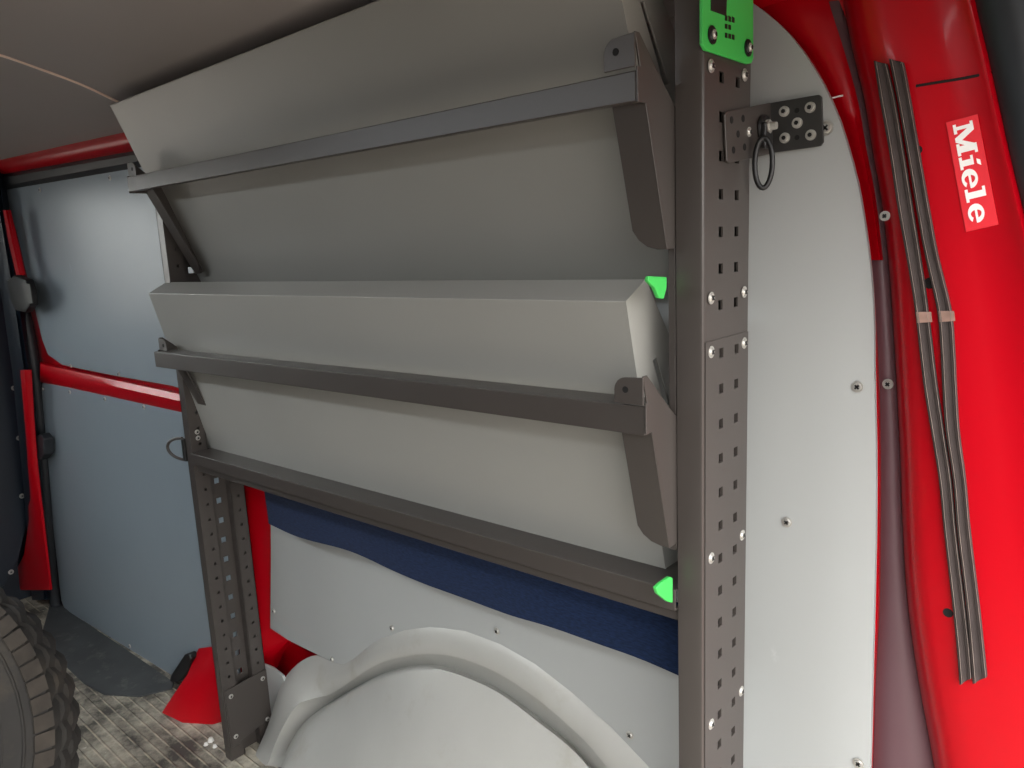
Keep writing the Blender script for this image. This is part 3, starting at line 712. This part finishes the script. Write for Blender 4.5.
t1 = [(62, 875, 887), (64.5, 875.5, 888.5), (100, 881, 896), (150, 890, 904.5), (210, 899, 914), (260, 908, 922), (310, 916, 929), (380, 924, 937.5), (430, 932, 944.5), (480, 940, 952), (530, 945, 956.5), (600, 953, 965), (650, 958, 970.5), (683, 960.5, 972.5)]
t2 = [(60, 890.5, 902), (63, 891, 905), (100, 898.5, 911.5), (150, 907.5, 920), (230, 921, 934), (260, 927, 940), (310, 938, 952), (350, 941.5, 955.5), (380, 943, 957), (430, 946.5, 960), (480, 954, 966.5), (530, 958, 971), (600, 966.5, 979.5), (650, 971, 985), (682, 973.5, 987.5)]
g1 = rstrip(t1, 'left one of the two ribbed dark rubber strips on the red pillar')
g2 = rstrip(t2, 'right one of the two ribbed dark rubber strips, nearer the white lettered sticker')
for o, rr in ((g1, ((312, 322, 916, 931), )), (g2, ((311, 321, 938.5, 954), ))):
    for y0, y1, a, b in rr:
        mb = MB(); mb.prism([onY(a, y0, FY-.0068), onY(b, y0, FY-.0068), onY(b+1, y1, FY-.0068), onY(a+1, y1+1, FY-.0068)], (0, .001, 0)); obj('tape', mb, 'brown_tape', o)

# ---------------- sticker with lettering (reads downwards)
SY = FY-.0012
TLc, TRc, BRc, BLc = [onY(x, y, SY) for x, y in ((946, 122.5), (977.5, 114), (998.5, 224.5), (966, 232))]
mb = MB(); mb.prism([TLc, TRc, BRc, BLc], (0, .0008, 0)); stk = obj('sticker', mb, 'sticker_red'); tag(stk, 'small red sticker with bold white lettering on the rear pillar', 'sticker')
def S(u, v):      # u 0..111 along the reading direction, v 0..32 up the letters
    a = TLc.lerp(BLc, u/111); b = TRc.lerp(BRc, u/111); q = a.lerp(b, v/32); q.y = SY-.0004; return q
LC = [0]
def letter(mb, poly):
    LC[0] += 1; mb.prism([S(u, v)+Vector((0, -.000004*(LC[0] % 40), 0)) for u, v in poly], (0, .0003, 0))
def rect(mb, u0, u1, v0, v1): letter(mb, [(u0, v0), (u1, v0), (u1, v1), (u0, v1)])
L1 = MB(); b0 = 6
# M
rect(L1, 4.5, 14, b0, b0+3.2); rect(L1, 24, 36, b0, b0+3.2)
rect(L1, 7.2, 10.6, b0, b0+20); rect(L1, 26.5, 33.2, b0, b0+20)
rect(L1, 4.5, 11, b0+17, b0+20); rect(L1, 29, 36, b0+17, b0+20)
letter(L1, [(7.2, b0+20), (13.5, b0+20), (21.5, b0+6), (18, b0)]); letter(L1, [(18, b0), (22, b0), (33, b0+20), (27.5, b0+20)])
# i
rect(L1, 37.5, 50, b0, b0+3); rect(L1, 41, 47, b0, b0+14); rect(L1, 37.5, 45, b0+11.5, b0+14)
letter(L1, [(42, b0+17), (47, b0+17), (49.5, b0+20.5), (44, b0+20.5)])
def ring_e(mb, cu, cv, ru, rv):
    n = 30
    for k in range(n-3):
        a0 = math.radians(-38)-k*2*math.pi/n*1.0; a1 = a0-2*math.pi/n
        th = lambda a: .36 if math.cos(a) < -.2 else .5
        letter(mb, [(cu+ru*math.cos(a0), cv+rv*math.sin(a0)), (cu+ru*math.cos(a1), cv+rv*math.sin(a1)), (cu+ru*th(a1)*math.cos(a1), cv+rv*.66*math.sin(a1)), (cu+ru*th(a0)*math.cos(a0), cv+rv*.66*math.sin(a0))])
    rect(mb, cu-ru*.5, cu+ru*.98, cv-.9, cv+1.4)
ring_e(L1, 60, b0+7.2, 9.6, 8)
rect(L1, 70, 83, b0, b0+3); rect(L1, 73.5, 80, b0, b0+20); rect(L1, 70, 79, b0+17.2, b0+20)
ring_e(L1, 95, b0+7.2, 9.6, 8)
obj('lettering', L1, 'sticker_white', stk, smooth=10)['label'] = 'white slab lettering'

# ---------------- spare tyre at the lower left
def tyre(center, axis, R, Wd):
    axis = Vector(axis).normalized(); u = axis.orthogonal().normalized(); w = axis.cross(u); c = Vector(center)
    prof_ = [(.54, -.36), (.60, -.44), (.74, -.50), (.86, -.50), (.93, -.46), (.975, -.41), (.995, -.30), (.985, -.20), (1.0, -.18), (1.0, -.02), (.985, 0), (1.0, .02), (1.0, .18), (.985, .20), (.995, .30), (.975, .41), (.93, .46), (.86, .50), (.74, .50), (.60, .44), (.54, .36)]
    n = 144; rows = []
    for k in range(n+1):
        a = 2*math.pi*k/n; row = []
        for j, (r, t) in enumerate(prof_):
            rr = r*R
            aa = a
            if r > .95:
                if (k % 3 == 0): rr -= .006
                aa = a+(.03 if abs(t) < .3 else 0)*(1 if t > 0 else -1)
            row.append(c+(u*math.cos(aa)+w*math.sin(aa))*rr+axis*(t*Wd))
        rows.append(row)
    rows[-1] = rows[0]
    mb = MB(); mb.grid(rows); o = obj('tyre', mb, 'tyre_rubber', origin=c, smooth=28)
    for t in (.5, ):
        for rr in (.70, .80, .88):
            pts = [c+(u*math.cos(2*math.pi*k/72)+w*math.sin(2*math.pi*k/72))*rr*R+axis*(t*Wd*.985) for k in range(72)]
            m2 = MB(); m2.tube(pts, .0022, 6, True); obj('sidewall_rib', m2, 'tyre_rubber', o, smooth=80)
    # muddy tread blocks of the shoulder
    m3 = MB()
    for k in range(76):
        a = 2*math.pi*(k+.5)/76; d_ = u*math.cos(a)+w*math.sin(a); tn = axis.cross(d_)
        q = c+d_*R*.945+axis*Wd*.452; e1 = tn*R*.0375; 
        m3.prism([q-e1-d_*R*.03+axis*.006, q+e1*.8-d_*R*.03+axis*.006, q+e1*1.1+d_*R*.035-axis*.010, q-e1*.7+d_*R*.035-axis*.010], (d_+axis)*.0022)
    obj('shoulder_lugs', m3, 'tyre_mud', o)
    return o
_tc = onZ(-186, 786, .318)
TY = tyre(_tc, (.66, -.36, .40), .312, .20)
tag(TY, 'worn muddy tyre standing at the lower left near the sliding door', 'tyre')

# crumbs of chalky debris at the foot of the left upright
for i, (x, y, r) in enumerate(((211, 741, .007), (206, 745, .005), (215, 747, .005))):
    q = onZ(x, y, 0); mb = MB(); mb.cyl(q, (0, 0, 1), r, r*1.1, 7, r*.6); o = obj('crumb', mb, 'chalk'); tag(o, ('largest white crumb on the floor beside the far upright foot', 'small white crumb left of the largest one by the upright foot', 'small white crumb nearest the foot of the far upright')[i], 'debris', 'white crumbs by the upright foot')
